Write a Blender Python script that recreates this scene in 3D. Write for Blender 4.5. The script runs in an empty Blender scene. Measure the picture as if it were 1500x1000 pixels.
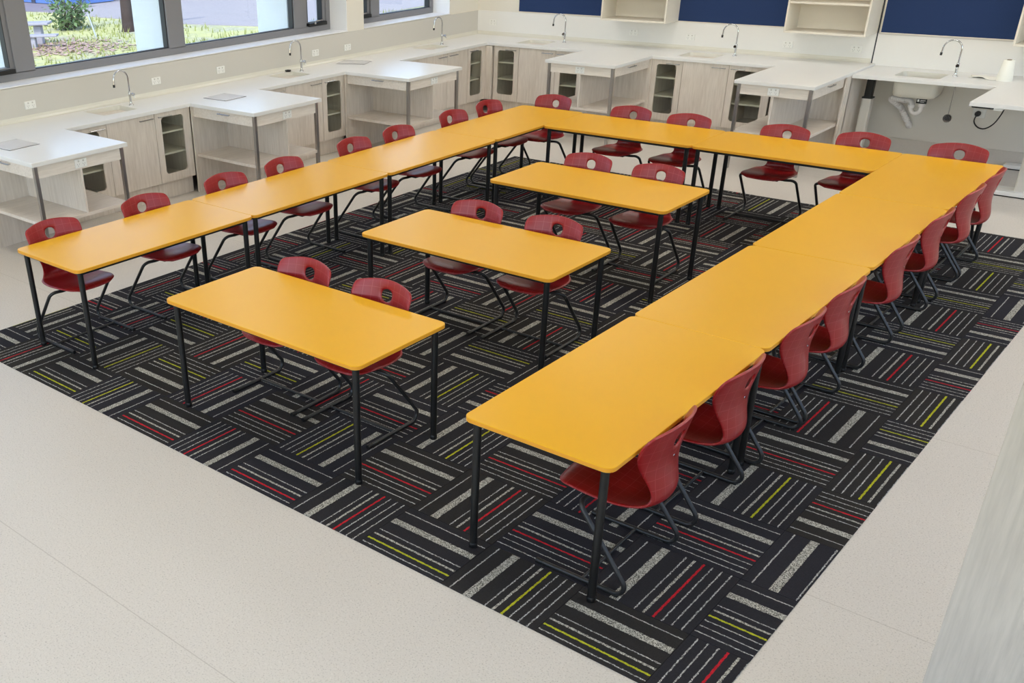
import bpy, bmesh, math, random
from mathutils import Vector, Matrix, Euler
random.seed(7)
S = bpy.context.scene
COL = S.collection
PI = math.pi

# ------------------------------------------------------------------ camera
cam = bpy.data.cameras.new('camera')
cam.sensor_fit = 'HORIZONTAL'
cam.sensor_width = 36.0
cam.lens = 36.0 * 1445.3 / 1500.0
cam.shift_x = (750.0 - 504.4) / 1500.0
cam.shift_y = (646.5 - 500.0) / 1500.0
cam.clip_start = 0.05
cam.clip_end = 300
cam_o = bpy.data.objects.new('camera', cam)
cam_o.location = (5.9955, -3.1355, 2.7162)
cam_o.rotation_euler = (1.0624, 0.0309, 0.7477)
COL.objects.link(cam_o)
S.camera = cam_o

# ------------------------------------------------------------------ world, sun, exposure
SKY_STRENGTH = 0.68
SUN_STRENGTH = 4.0
PANEL_STRENGTH = 7.4
EXPOSURE = -0.06
w = bpy.data.worlds.new('world'); S.world = w
w.use_nodes = True
nt = w.node_tree
sky = nt.nodes.new('ShaderNodeTexSky')
sky.sky_type = 'NISHITA'
sky.sun_disc = False
sky.sun_elevation = math.radians(48)
sky.sun_rotation = math.radians(150)
nt.links.new(sky.outputs[0], nt.nodes['Background'].inputs[0])
nt.nodes['Background'].inputs[1].default_value = SKY_STRENGTH
sun = bpy.data.lights.new('sun', 'SUN')
sun.energy = SUN_STRENGTH
sun.angle = math.radians(0.6)
sun.color = (1.0, 0.95, 0.86)
sun_o = bpy.data.objects.new('sun', sun)
sun_o.location = (0, 0, 12)
sun_o.rotation_euler = Vector((-0.35, 0.62, -0.9)).to_track_quat('-Z', 'Y').to_euler()
COL.objects.link(sun_o)
S.view_settings.view_transform = 'Standard'
S.view_settings.look = 'None'
S.view_settings.gamma = 1.0
S.view_settings.use_curve_mapping = False
S.view_settings.exposure = EXPOSURE

# ------------------------------------------------------------------ materials
def lin(r, g, b):
    f = lambda c: ((c / 255 + 0.055) / 1.055) ** 2.4 if c > 10 else c / 255 / 12.92
    return (f(r), f(g), f(b), 1.0)

class Nodes:
    def __init__(s, name):
        s.m = bpy.data.materials.new(name); s.m.use_nodes = True
        s.t = s.m.node_tree
        s.b = s.t.nodes['Principled BSDF']
    def n(s, typ, **kw):
        x = s.t.nodes.new(typ)
        for k, v in kw.items(): setattr(x, k, v)
        return x
    def l(s, a, b): s.t.links.new(a, b)
    def math(s, op, a, b=None, c=None, clamp=False):
        x = s.n('ShaderNodeMath', operation=op); x.use_clamp = clamp
        for i, v in enumerate((a, b, c)):
            if v is None: continue
            if isinstance(v, (int, float)): x.inputs[i].default_value = v
            else: s.l(v, x.inputs[i])
        return x.outputs[0]
    def mix(s, fac, a, b):
        x = s.n('ShaderNodeMix', data_type='RGBA')
        if isinstance(fac, (int, float)): x.inputs[0].default_value = fac
        else: s.l(fac, x.inputs[0])
        for i, v in ((6, a), (7, b)):
            if isinstance(v, tuple): x.inputs[i].default_value = v
            else: s.l(v, x.inputs[i])
        return x.outputs[2]
    def coord(s, out='Object', scale=None):
        tc = s.n('ShaderNodeTexCoord')
        if scale is None: return tc.outputs[out]
        mp = s.n('ShaderNodeMapping'); mp.inputs['Scale'].default_value = scale
        s.l(tc.outputs[out], mp.inputs[0]); return mp.outputs[0]
    def noise(s, vec, scale, detail=2.0, rough=0.5):
        x = s.n('ShaderNodeTexNoise'); s.l(vec, x.inputs['Vector'])
        x.inputs['Scale'].default_value = scale; x.inputs['Detail'].default_value = detail
        x.inputs['Roughness'].default_value = rough
        return x.outputs[0]
    def bump(s, h, strength, dist=0.002):
        x = s.n('ShaderNodeBump'); x.inputs['Strength'].default_value = strength
        x.inputs['Distance'].default_value = dist
        s.l(h, x.inputs['Height']); s.l(x.outputs[0], s.b.inputs['Normal'])
    def set(s, col=None, rough=None, metal=None, spec=None, coat=None):
        if col is not None:
            if isinstance(col, tuple): s.b.inputs['Base Color'].default_value = col
            else: s.l(col, s.b.inputs['Base Color'])
        if rough is not None: s.b.inputs['Roughness'].default_value = rough
        if metal is not None: s.b.inputs['Metallic'].default_value = metal
        if spec is not None: s.b.inputs['Specular IOR Level'].default_value = spec
        if coat is not None:
            s.b.inputs['Coat Weight'].default_value = coat; s.b.inputs['Coat Roughness'].default_value = 0.15
        return s.m

M = {}
def plain(name, rgb, rough=0.5, metal=0.0, spec=None, var=0.03, vscale=6.0):
    k = Nodes(name)
    nz = k.noise(k.coord(), vscale, 3)
    c = lin(*rgb); d = tuple(max(0, x * (1 - var * 2)) for x in c[:3]) + (1.0,)
    k.set(k.mix(nz, c, d), rough, metal, spec)
    M[name] = k.m
plain('black_steel', (24, 24, 24), 0.36, 0.0, 0.4)
plain('chair_steel', (52, 52, 52), 0.34, 0.35)
plain('black_plastic', (18, 18, 18), 0.45)
plain('solid_white', (228, 226, 222), 0.30, 0, 0.45, 0.01)
plain('sink_white', (212, 208, 195), 0.28, 0, 0.5, 0.01)
plain('wall_paint', (222, 217, 206), 0.6, 0, 0.3, 0.012, 2)
plain('splash_shaded', (201, 197, 189), 0.45, 0, 0.35, 0.01, 2)  # left splashback set darker, carrying the shade of its backlit wall
plain('ceiling_paint', (238, 237, 233), 0.8, 0, 0.2, 0.01, 2)
plain('reveal_white', (236, 236, 238), 0.5, 0, 0.3, 0.01)
plain('skirting_vinyl', (208, 201, 190), 0.5, 0, 0.3, 0.05, 60)
plain('window_grey', (134, 134, 139), 0.42, 0.25, 0.5, 0.015)
plain('gasket', (40, 43, 52), 0.5)
plain('white_plastic', (232, 231, 226), 0.35, 0, 0.5, 0.005)
plain('plate_edge', (198, 195, 188), 0.4)
plain('mat_grey', (206, 203, 202), 0.25, 0, 0.5, 0.02)
plain('mat_rim', (130, 128, 128), 0.4)
plain('ply_cream', (226, 219, 206), 0.5, 0, 0.3, 0.03, 9)
plain('fin_white', (232, 236, 240), 0.6)
plain('concrete', (150, 150, 160), 0.85, 0, 0.2, 0.12, 9)
plain('bark', (70, 60, 58), 0.95, 0, 0.1, 0.3, 14)
plain('leaf_green', (92, 122, 76), 0.6, 0, 0.3, 0.25, 9)
plain('grass_blade', (150, 158, 92), 0.7, 0, 0.2, 0.3, 1.5)
plain('dry_leaf', (186, 158, 146), 0.8, 0, 0.2, 0.25, 5)
plain('steel_post', (170, 175, 182), 0.5, 0.6)
plain('container_blue', (70, 108, 176), 0.5, 0, 0.4, 0.1, 1)
plain('container_dark', (34, 42, 66), 0.6)
plain('paper_white', (240, 238, 228), 0.8, 0, 0.2, 0.02)
plain('pvc_white', (232, 228, 224), 0.35, 0, 0.5, 0.01)
plain('column_cream', (214, 209, 198), 0.4, 0, 0.4, 0.01)
plain('cardboard', (128, 110, 88), 0.8)

k = Nodes('chrome'); k.set(lin(196, 198, 200), 0.07, 1.0); M['chrome'] = k.m
k = Nodes('brushed_steel'); 
nz = k.noise(k.coord('Object', (40, 40, 2)), 6, 2)
k.set(k.mix(nz, lin(190, 186, 182), lin(160, 156, 152)), 0.3, 0.9); M['brushed_steel'] = k.m

# yellow laminate
k = Nodes('yellow_laminate')
nz = k.noise(k.coord(), 3, 3)
k.set(k.mix(nz, lin(231, 173, 34), lin(228, 169, 31)), 0.30, 0, 0.17)
k.bump(k.noise(k.coord(), 380, 2), 0.025, 0.001)
M['yellow_laminate'] = k.m
plain('shaded_edge', (222, 152, 40), 0.4, 0, 0.4, 0.01)  # shading of the table edges put into a darker orange tone

# pale timber laminate with vertical grain
def timber(name, a, b, sc, rough=0.42):
    k = Nodes(name)
    n1 = k.noise(k.coord('Object', sc), 9, 4, 0.6)
    n2 = k.noise(k.coord('Object', tuple(x * .25 for x in sc)), 5, 2)
    f = k.math('MULTIPLY_ADD', n1, 0.7, k.math('MULTIPLY', n2, 0.3))
    r = k.n('ShaderNodeMapRange'); r.inputs[1].default_value = 0.33; r.inputs[2].default_value = 0.67
    k.l(f, r.inputs[0])
    k.set(k.mix(r.outputs[0], lin(*a), lin(*b)), rough, 0, 0.4)
    k.bump(n1, 0.04, 0.001)
    M[name] = k.m
timber('pale_timber', (232, 222, 210), (209, 197, 183), (5, 5, 0.45))
timber('pale_timber_flat', (232, 222, 210), (212, 201, 188), (0.6, 6, 6))
timber('near_timber', (188, 180, 170), (167, 159, 150), (6, 6, 0.5), 0.5)

# vinyl floor: fine speckle and thin welded seams
k = Nodes('vinyl_floor')
co = k.coord()
sp = k.noise(co, 130, 3, 0.8)
sp2 = k.noise(co, 90, 2)
big = k.noise(co, 0.8, 3)
base = k.mix(big, lin(214, 207, 197), lin(206, 199, 189))
r = k.n('ShaderNodeMapRange'); r.inputs[1].default_value = 0.56; r.inputs[2].default_value = 0.66; k.l(sp, r.inputs[0])
base = k.mix(k.math('MULTIPLY', r.outputs[0], 0.8), base, lin(146, 138, 128))
r2 = k.n('ShaderNodeMapRange'); r2.inputs[1].default_value = 0.60; r2.inputs[2].default_value = 0.70; k.l(sp2, r2.inputs[0])
base = k.mix(k.math('MULTIPLY', r2.outputs[0], 0.28), base, lin(232, 228, 220))
xyz = k.n('ShaderNodeSeparateXYZ'); k.l(co, xyz.inputs[0])
seam = None
for c in (-3.15, -1.33, 0.67, 2.48, 4.30, 7.6):
    q = k.math('COMPARE', xyz.outputs[1], c, 0.0022)
    seam = q if seam is None else k.math('MAXIMUM', seam, q)
base = k.mix(k.math('MULTIPLY', seam, 0.55), base, lin(166, 156, 144))
k.set(base, 0.42, 0, 0.4)
M['vinyl_floor'] = k.m

# carpet tile: stripes run along local x, measured across local y
T = 0.494
def carpet(name, accent):
    k = Nodes(name)
    co = k.coord()
    xyz = k.n('ShaderNodeSeparateXYZ'); k.l(co, xyz.inputs[0])
    info = k.n('ShaderNodeObjectInfo')
    # ragged yarn edges
    jit = k.math('MULTIPLY', k.math('SUBTRACT', k.noise(co, 95, 2), 0.5), 0.009)
    t = k.math('ADD', k.math('SUBTRACT', T / 2, xyz.outputs[1]), jit)
    def band(c, wd): return k.math('COMPARE', t, c, wd / 2)
    def anyof(lst):
        o = None
        for c, wd in lst:
            q = band(c, wd); o = q if o is None else k.math('MAXIMUM', o, q)
        return o
    ends = k.math('LESS_THAN', k.math('ABSOLUTE', xyz.outputs[0]), T / 2 - 0.004)
    thin = k.math('MULTIPLY', anyof([(.048, .0062), (.241, .0062), (.366, .0062), (.411, .0062), (.455, .0062)]), ends)
    wide = k.math('MULTIPLY', anyof([(.282, .0115)]), ends)
    bar = k.math('MULTIPLY', anyof([(.141, .040)]), ends)
    colr = k.math('MULTIPLY', anyof([(.327, .0105)]), ends)
    spk = k.noise(co, 230, 2, 0.8)
    rr = k.n('ShaderNodeMapRange'); rr.inputs[1].default_value = 0.44; rr.inputs[2].default_value = 0.54; k.l(spk, rr.inputs[0])
    fl = rr.outputs[0]
    pile = k.noise(co, 260, 2, 0.8)
    basec = k.mix(info.outputs['Random'], lin(58, 55, 52), lin(54, 53, 60))
    basec = k.mix(k.math('MULTIPLY', pile, 0.8), basec, lin(22, 21, 22))
    greyc = k.mix(fl, lin(58, 57, 53), lin(196, 193, 182))
    linec = k.mix(fl, lin(70, 70, 68), lin(200, 199, 195))
    accc = k.mix(k.math('MULTIPLY', fl, 0.75), lin(*accent), tuple(x * 0.4 for x in lin(*accent)[:3]) + (1,))
    c = k.mix(bar, basec, greyc)
    c = k.mix(thin, c, linec)
    c = k.mix(wide, c, greyc)
    c = k.mix(colr, c, accc)
    k.set(c, 0.95, 0, 0.1)
    k.bump(pile, 0.35, 0.002)
    M[name] = k.m
carpet('carpet_red', (196, 40, 52))
carpet('carpet_yellow', (190, 192, 48))

# chair shell: red plastic with a faint moulded grid (uv in metres)
k = Nodes('chair_red')
uv = k.n('ShaderNodeUVMap').outputs[0]
xyz = k.n('ShaderNodeSeparateXYZ'); k.l(uv, xyz.inputs[0])
def gridline(src, period, wd):
    f = k.math('FRACT', k.math('ADD', k.math('DIVIDE', src, period), 50.5))
    return k.math('LESS_THAN', k.math('ABSOLUTE', k.math('SUBTRACT', f, 0.5)), wd / period / 2)
g = k.math('MAXIMUM', gridline(xyz.outputs[0], 0.052, 0.0022), gridline(xyz.outputs[1], 0.052, 0.0022))
nz = k.noise(k.coord(), 5, 2)
c = k.mix(nz, lin(146, 20, 24), lin(137, 18, 22))
c = k.mix(k.math('MULTIPLY', g, 0.27), c, lin(206, 110, 108))
k.set(c, 0.33, 0, 0.5)
fine = k.noise(k.coord(), 900, 1)
k.bump(k.math('MULTIPLY_ADD', g, 0.4, k.math('MULTIPLY', fine, 0.35)), 0.12, 0.001)
M['chair_red'] = k.m

# navy pinboard felt
k = Nodes('navy_felt')
nz = k.noise(k.coord(), 320, 3, .7)
k.set(k.mix(nz, lin(36, 52, 88), lin(50, 68, 108)), 0.95, 0, 0.1)
k.bump(nz, 0.3, 0.001); M['navy_felt'] = k.m

# clear glass: transparent with a fresnel gloss
def glass(name, tint, ior=1.45):
    k = Nodes(name)
    k.t.nodes.remove(k.b)
    out = k.t.nodes['Material Output']
    tr = k.n('ShaderNodeBsdfTransparent'); tr.inputs[0].default_value = tint
    gl = k.n('ShaderNodeBsdfGlossy'); gl.inputs['Roughness'].default_value = 0.02
    fr = k.n('ShaderNodeFresnel'); fr.inputs[0].default_value = ior
    mx = k.n('ShaderNodeMixShader')
    ge = k.n('ShaderNodeNewGeometry')
    k.l(k.math('MULTIPLY_ADD', ge.outputs['Backfacing'], 1 / ior - ior, ior), fr.inputs[0])
    k.l(fr.outputs[0], mx.inputs[0]); k.l(tr.outputs[0], mx.inputs[1]); k.l(gl.outputs[0], mx.inputs[2])
    k.l(mx.outputs[0], out.inputs[0])
    M[name] = k.m
glass('window_glass', (0.97, 0.98, 0.98, 1))
glass('cabinet_glass', (0.93, 0.95, 0.92, 1))

# led diffuser
k = Nodes('led_diffuser'); k.set(lin(240, 240, 240), 0.6)
k.b.inputs['Emission Color'].default_value = (1.0, 0.975, 0.935, 1)
k.b.inputs['Emission Strength'].default_value = PANEL_STRENGTH
M['led_diffuser'] = k.m

# outdoor ground
k = Nodes('grass_ground')
co = k.coord()
a = k.noise(co, 0.55, 4, .6); b = k.noise(co, 5.0, 4, .7)
c = k.mix(b, lin(116, 130, 70), lin(206, 200, 150))
r = k.n('ShaderNodeMapRange'); r.inputs[1].default_value = .45; r.inputs[2].default_value = .62; k.l(a, r.inputs[0])
c = k.mix(r.outputs[0], c, k.mix(b, lin(90, 108, 60), lin(196, 190, 172)))
k.set(c, 0.95, 0, 0.1); k.bump(b, 0.8, 0.05); M['grass_ground'] = k.m
k = Nodes('gravel')
co = k.coord(); b = k.noise(co, 9.0, 4, .7)
k.set(k.mix(b, lin(162, 158, 158), lin(122, 119, 122)), 0.95, 0, 0.1); k.bump(b, 0.5, 0.03); M['gravel'] = k.m
k = Nodes('asphalt')
co = k.coord(); b = k.noise(co, 9.0, 4, .7)
k.set(k.mix(b, lin(128, 122, 130), lin(106, 102, 112)), 0.95, 0, 0.1); M['asphalt'] = k.m

# ------------------------------------------------------------------ mesh helpers
def fillet(pts, radii, seg=6):
    """round the corners of a polyline (list of Vectors)"""
    pts = [Vector(p) for p in pts]
    out = [pts[0]]
    for i in range(1, len(pts) - 1):
        r = radii[i - 1] if isinstance(radii, (list, tuple)) else radii
        p, a, b = pts[i], pts[i - 1], pts[i + 1]
        u = (a - p).normalized(); v = (b - p).normalized()
        ang = u.angle(v)
        if r <= 0 or ang > PI - 0.01: out.append(p); continue
        d = min(r / math.tan(ang / 2), (a - p).length * .49, (b - p).length * .49)
        rr = d * math.tan(ang / 2)
        c = p + (u + v).normalized() * (rr / math.sin(ang / 2))
        s = p + u * d - c; e = p + v * d - c
        tot = s.angle(e)
        ax = s.cross(e).normalized()
        for j in range(seg + 1):
            out.append(c + Matrix.Rotation(tot * j / seg, 3, ax) @ s)
    out.append(pts[-1])
    return out

def rrect(x0, x1, y0, y1, r, n=5):
    """rounded rectangle, counter-clockwise, list of (x,y)"""
    o = []
    for cx, cy, a0 in ((x1 - r, y1 - r, 0), (x0 + r, y1 - r, 90), (x0 + r, y0 + r, 180), (x1 - r, y0 + r, 270)):
        for i in range(n + 1):
            a = math.radians(a0 + 90 * i / n)
            o.append((cx + r * math.cos(a), cy + r * math.sin(a)))
    return o

class MB:
    def __init__(s): s.v = []; s.f = []; s.smooth = []
    def add(s, vs, fs, sm=False):
        b = len(s.v); s.v += [tuple(x) for x in vs]
        for f in fs: s.f.append(tuple(i + b for i in f)); s.smooth.append(sm)
        return s
    def box(s, x0, x1, y0, y1, z0, z1):
        if x0 > x1: x0, x1 = x1, x0
        if y0 > y1: y0, y1 = y1, y0
        if z0 > z1: z0, z1 = z1, z0
        v = [(x0, y0, z0), (x1, y0, z0), (x1, y1, z0), (x0, y1, z0), (x0, y0, z1), (x1, y0, z1), (x1, y1, z1), (x0, y1, z1)]
        return s.add(v, [(0, 3, 2, 1), (4, 5, 6, 7), (0, 1, 5, 4), (1, 2, 6, 5), (2, 3, 7, 6), (3, 0, 4, 7)])
    def rbox(s, x0, x1, y0, y1, z0, z1, b=0.003):
        """box with chamfered edges"""
        bm = bmesh.new()
        bmesh.ops.create_cube(bm, size=1)
        for v in bm.verts:
            v.co = Vector((x0 + (v.co.x + .5) * (x1 - x0), y0 + (v.co.y + .5) * (y1 - y0), z0 + (v.co.z + .5) * (z1 - z0)))
        bmesh.ops.bevel(bm, geom=bm.edges[:], offset=b, segments=2, affect='EDGES', profile=0.5)
        bm.verts.index_update()
        s.add([v.co[:] for v in bm.verts], [[v.index for v in f.verts] for f in bm.faces])
        bm.free(); return s
    def prism(s, poly, z0, z1, axis='z', b=0.0, sm=False):
        """extrude polygon (ccw), optional chamfer b on both faces"""
        n = len(poly)
        def inset(d):
            o = []
            for i in range(n):
                p = Vector(poly[i]); a = Vector(poly[i - 1]); c = Vector(poly[(i + 1) % n])
                e1 = (p - a).normalized(); e2 = (c - p).normalized()
                n1 = Vector((-e1.y, e1.x)); n2 = Vector((-e2.y, e2.x))
                m = (n1 + n2)
                m = m / max(1e-6, m.dot(n1)) if m.length > 1e-6 else n1
                o.append(p + m * d)
            return o
        rings = [(inset(b), z0), (inset(0), z0 + b), (inset(0), z1 - b), (inset(b), z1)] if b > 0 else [(inset(0), z0), (inset(0), z1)]
        vs = []
        for r, z in rings:
            for p in r:
                vs.append((p[0], p[1], z) if axis == 'z' else ((p[0], z, p[1]) if axis == 'y' else (z, p[0], p[1])))
        fs = []
        for k in range(len(rings) - 1):
            for i in range(n):
                j = (i + 1) % n
                fs.append((k * n + i, k * n + j, (k + 1) * n + j, (k + 1) * n + i))
        fs.append(tuple(range(n))[::-1]); fs.append(tuple(range((len(rings) - 1) * n, len(rings) * n)))
        if axis == 'y': fs = [f[::-1] for f in fs]
        return s.add(vs, fs, sm)
    def ring(s, outer, inner, z0, z1, axis='z'):
        """plate (outer rect x0,x1,y0,y1) with a hole polygon (ccw, built by rrect)"""
        x0, x1, y0, y1 = outer
        n = len(inner); q = n // 4
        corners = [(x1, y1), (x0, y1), (x0, y0), (x1, y0)]
        vs = []; fs = []
        def P(p, z): return (p[0], p[1], z) if axis == 'z' else ((p[0], z, p[1]) if axis == 'y' else (z, p[0], p[1]))
        for z in (z0, z1):
            vs += [P(p, z) for p in corners] + [P(p, z) for p in inner]
        m = n + 4
        for lay in (0, 1):
            o = lay * m
            for i in range(n):
                j = (i + 1) % n
                ci, cj = i // q, j // q
                f = (o + ci, o + 4 + j, o + 4 + i) if ci == cj else (o + ci, o + cj, o + 4 + j, o + 4 + i)
                fs.append(f if lay else f[::-1])
        for i in range(n):
            j = (i + 1) % n
            fs.append((4 + i, 4 + j, m + 4 + j, m + 4 + i))
        for i in range(4):
            j = (i + 1) % 4
            fs.append((j, i, m + i, m + j))
        return s.add(vs, fs)
    def tube(s, pts, r, n=10, cap=True, closed=False):
        pts = [Vector(p) for p in pts]
        N = len(pts)
        up = None; rings = []
        for i in range(N):
            a = pts[max(i - 1, 0)]; b = pts[min(i + 1, N - 1)]
            d = (b - a).normalized()
            if up is None:
                up = Vector((0, 0, 1)) if abs(d.z) < 0.9 else Vector((1, 0, 0))
            x = up - d * up.dot(d)
            if x.length < 1e-5: x = d.orthogonal()
            x.normalize(); y = d.cross(x); up = x
            rr = r[i] if isinstance(r, (list, tuple)) else r
            rings.append([pts[i] + (x * math.cos(2 * PI * k / n) + y * math.sin(2 * PI * k / n)) * rr for k in range(n)])
        vs = [v for g in rings for v in g]
        fs = []
        for i in range(N - 1):
            for k in range(n):
                k2 = (k + 1) % n
                fs.append((i * n + k, i * n + k2, (i + 1) * n + k2, (i + 1) * n + k))
        s.add(vs, fs, True)
        if cap:
            s.add(rings[0], [tuple(range(n))[::-1]]); s.add(rings[-1], [tuple(range(n))])
        return s
    def lathe(s, prof, n=20, c=(0, 0, 0), cap=True):
        """profile list of (radius, z)"""
        vs = []; fs = []
        for r, z in prof:
            for k in range(n):
                a = 2 * PI * k / n
                vs.append((c[0] + r * math.cos(a), c[1] + r * math.sin(a), c[2] + z))
        for i in range(len(prof) - 1):
            for k in range(n):
                k2 = (k + 1) % n
                fs.append((i * n + k, i * n + k2, (i + 1) * n + k2, (i + 1) * n + k))
        s.add(vs, fs, True)
        if cap:
            s.add(vs[:n], [tuple(range(n))[::-1]]); s.add(vs[-n:], [tuple(range(n))])
        return s
    def mesh(s, name, mat):
        me = bpy.data.meshes.new(name)
        me.from_pydata(s.v, [], s.f)
        me.polygons.foreach_set('use_smooth', s.smooth)
        me.update()
        if mat: me.materials.append(M[mat])
        return me
    def build(s, name, mat, parent=None, loc=None):
        o = bpy.data.objects.new(name, s.mesh(name, mat))
        COL.objects.link(o)
        if parent is not None: o.parent = parent
        if loc is not None: o.location = loc
        return o

def tag(o, label=None, cat=None, group=None, kind=None):
    if label: o['label'] = label
    if cat: o['category'] = cat
    if group: o['group'] = group
    if kind: o['kind'] = kind
    return o
def thing(name, label, cat, loc=(0, 0, 0), rotz=0.0, group=None):
    o = bpy.data.objects.new(name, None); COL.objects.link(o)
    o.empty_display_size = 0.1
    o.location = loc; o.rotation_euler = (0, 0, rotz)
    return tag(o, label, cat, group)
def structure(o): o['kind'] = 'structure'; return o
def copy_tree(o, parent=None):
    c = o.copy(); COL.objects.link(c); c.parent = parent
    for ch in list(o.children): copy_tree(ch, c)
    return c

# ------------------------------------------------------------------ the room
XL, YB = -2.90, 9.15          # inner faces of the window wall and the back wall
XR, YF, ZC = 8.2, -5.4, 3.25
SILL = 1.215
floor = structure(MB().box(XL - .3, XR, YF, YB + .2, -0.15, 0).build('floor', 'vinyl_floor'))
structure(MB().box(XL - .9, XR + .2, YF - .2, YB + .4, ZC, ZC + .25).build('ceiling', 'ceiling_paint'))
# window wall: below sill, above head, piers
W1 = (-3.9, 6.44); W2 = (6.75, 8.50); HEAD = 2.55
wl = MB()
wl.box(XL - .4, XL, YF, YB + .2, 0, SILL)
wl.box(XL - .4, XL, YF, YB + .2, HEAD, ZC)
wl.box(XL - .4, XL, YF, W1[0], SILL, HEAD)
wl.box(XL - .4, XL, W1[1], W2[0], SILL, HEAD)
wl.box(XL - .4, XL, W2[1], YB + .2, SILL, HEAD)
structure(wl.build('wall_left', 'wall_paint'))
structure(MB().box(XL, XR, YB, YB + .2, 0, ZC).build('wall_back', 'wall_paint'))
RW = (-4.6, 8.4, 1.2, 3.05); FW = (-2.4, 7.8, 0.85, 3.05)  # openings for the added fill windows, right and front
structure(MB().box(XR, XR + .2, YF, YB + .2, 0, RW[2]).box(XR, XR + .2, YF, YB + .2, RW[3], ZC).box(XR, XR + .2, YF, RW[0], RW[2], RW[3]).box(XR, XR + .2, RW[1], YB + .2, RW[2], RW[3]).build('wall_right', 'wall_paint'))
structure(MB().box(XL - .3, XR + .2, YF - .2, YF, 0, FW[2]).box(XL - .3, XR + .2, YF - .2, YF, FW[3], ZC).box(XL - .3, FW[0], YF - .2, YF, FW[2], FW[3]).box(FW[1], XR + .2, YF - .2, YF, FW[2], FW[3]).build('wall_front', 'wall_paint'))
# splashback panels above the worktops, and the cap line on them
structure(MB().box(XL, XL + .012, -3.0, YB - .012, 0.9, 1.205).build('trim_1', 'splash_shaded'))
structure(MB().box(XL, 2.395, YB - .012, YB, 0.9, 1.205).build('trim_2', 'solid_white'))
structure(MB().box(2.41, 4.9, YB - .012, YB, 0.88, 1.195).build('trim_3', 'solid_white'))
structure(MB().box(2.396, 2.409, YB - .010, YB, 0.0, ZC).build('trim_4', 'gasket'))
structure(MB().box(2.41, 4.9, YB - .016, YB, 1.195, 1.207).build('trim_5', 'plate_edge'))
structure(MB().box(XL, XL + .014, W2[1] + .01, YB, 1.205, 1.213).build('trim_6', 'ply_cream'))
# window sills / reveals
structure(MB().box(XL - .28, XL + .014, W1[0], W1[1], SILL - .002, SILL + .006).box(XL - .28, XL + .001, W1[1] - .006, W1[1], SILL + .006, HEAD).build('trim_7', 'reveal_white'))
structure(MB().box(XL - .28, XL + .014, W2[0], W2[1], SILL - .002, SILL + .006).box(XL - .28, XL + .001, W2[1] - .006, W2[1], SILL + .006, HEAD).build('trim_8', 'reveal_white'))
# coved skirting behind the accessible bench
structure(MB().box(2.45, XR, YB - .012, YB, 0.0, 0.15).build('baseboard_back', 'skirting_vinyl'))

# windows
def window(name, y0, y1, mullions, sashes):
    """mullions: list of (ya,yb) solid posts. sashes: indices of lights that are opening sashes"""
    root = bpy.data.objects.new(name, None); COL.objects.link(root); structure(root)
    xo, xi = -3.29, -3.18
    root.location = (xi, y0, SILL)
    def bld(mb, nm, mat, par=root):
        off = Vector(root.location)
        mb.v = [(v[0] - off.x, v[1] - off.y, v[2] - off.z) for v in mb.v]
        return mb.build(nm, mat, par)
    zb, zt = SILL + .006, HEAD
    bld(MB().rbox(xo, xi, y0, y1, zb, zb + .072), 'bottom_rail', 'window_grey')
    bld(MB().rbox(xo, xi, y0, y1, zt - .07, zt), 'head_rail', 'window_grey')
    edges = [(y0, y0 + .07)] + mullions + [(y1 - .07, y1)]
    for a, b in edges:
        bld(MB().rbox(xo, xi, a, b, zb + .06, zt - .06), 'mullion', 'window_grey')
    for i in range(len(edges) - 1):
        a, b = edges[i][1], edges[i + 1][0]
        z0, z1 = zb + .072, zt - .07
        if i in sashes:
            t = .045
            sx0, sx1 = xo - .01, xi - .025
            s = MB()
            s.box(sx0, sx1, a, a + t, z0, z1).box(sx0, sx1, b - t, b, z0, z1).box(sx0, sx1, a + t, b - t, z0, z0 + t).box(sx0, sx1, a + t, b - t, z1 - t, z1)
            bld(s, 'sash_frame', 'window_grey')
            g = MB()
            q = .008
            a2, b2 = a + t, b - t
            g.box(sx0 + .02, sx1 + .002, a2, a2 + q, z0 + t, z1 - t).box(sx0 + .02, sx1 + .002, b2 - q, b2, z0 + t, z1 - t)
            bld(g, 'gasket', 'gasket')
            bld(MB().box(sx0 + .035, sx0 + .041, a2, b2, z0 + t, z1 - t), 'pane', 'window_glass')
            wnd = bld(MB().rbox(xi - .03, xi + .035, a + .03, b - .02, z0 - .005, z0 + .035, .006), 'winder_box', 'black_plastic')
            c = MB(); ym = (a + b) / 2
            c.tube(fillet([(xi + .025, ym - .06, z0 + .03), (xi + .05, ym - .06, z0 + .055), (xi + .05, ym + .05, z0 + .06), (xi + .03, ym + .07, z0 + .05)], .01, 3), .006, 6)
            c.lathe([(.012, 0), (.012, .02)], 8, (xi + .04, ym - .06, z0 + .02))
            bld(c, 'winder_handle', 'brushed_steel', root)
        else:
            q = .012
            g = MB()
            g.box(xo + .03, xi - .012, a, a + q * .5, z0, z1).box(xo + .02, xi - .02, b - q, b, z0, z1).box(xo + .03, xi - .02, a, b, z0, z0 + .008)
            bld(g, 'gasket', 'gasket')
            bld(MB().box(xo + .045, xo + .051, a, b, z0, z1), 'pane', 'window_glass')
    return root
window('window_1', W1[0], W1[1], [(-3.35, -3.17), (-1.55, -1.35), (0.30, 0.50), (1.44, 1.52), (2.045, 2.258), (3.914, 4.132), (5.818, 6.016)], [0, 4, 7])
window('window_2', W2[0], W2[1], [(7.20, 7.37)], [0])

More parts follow.
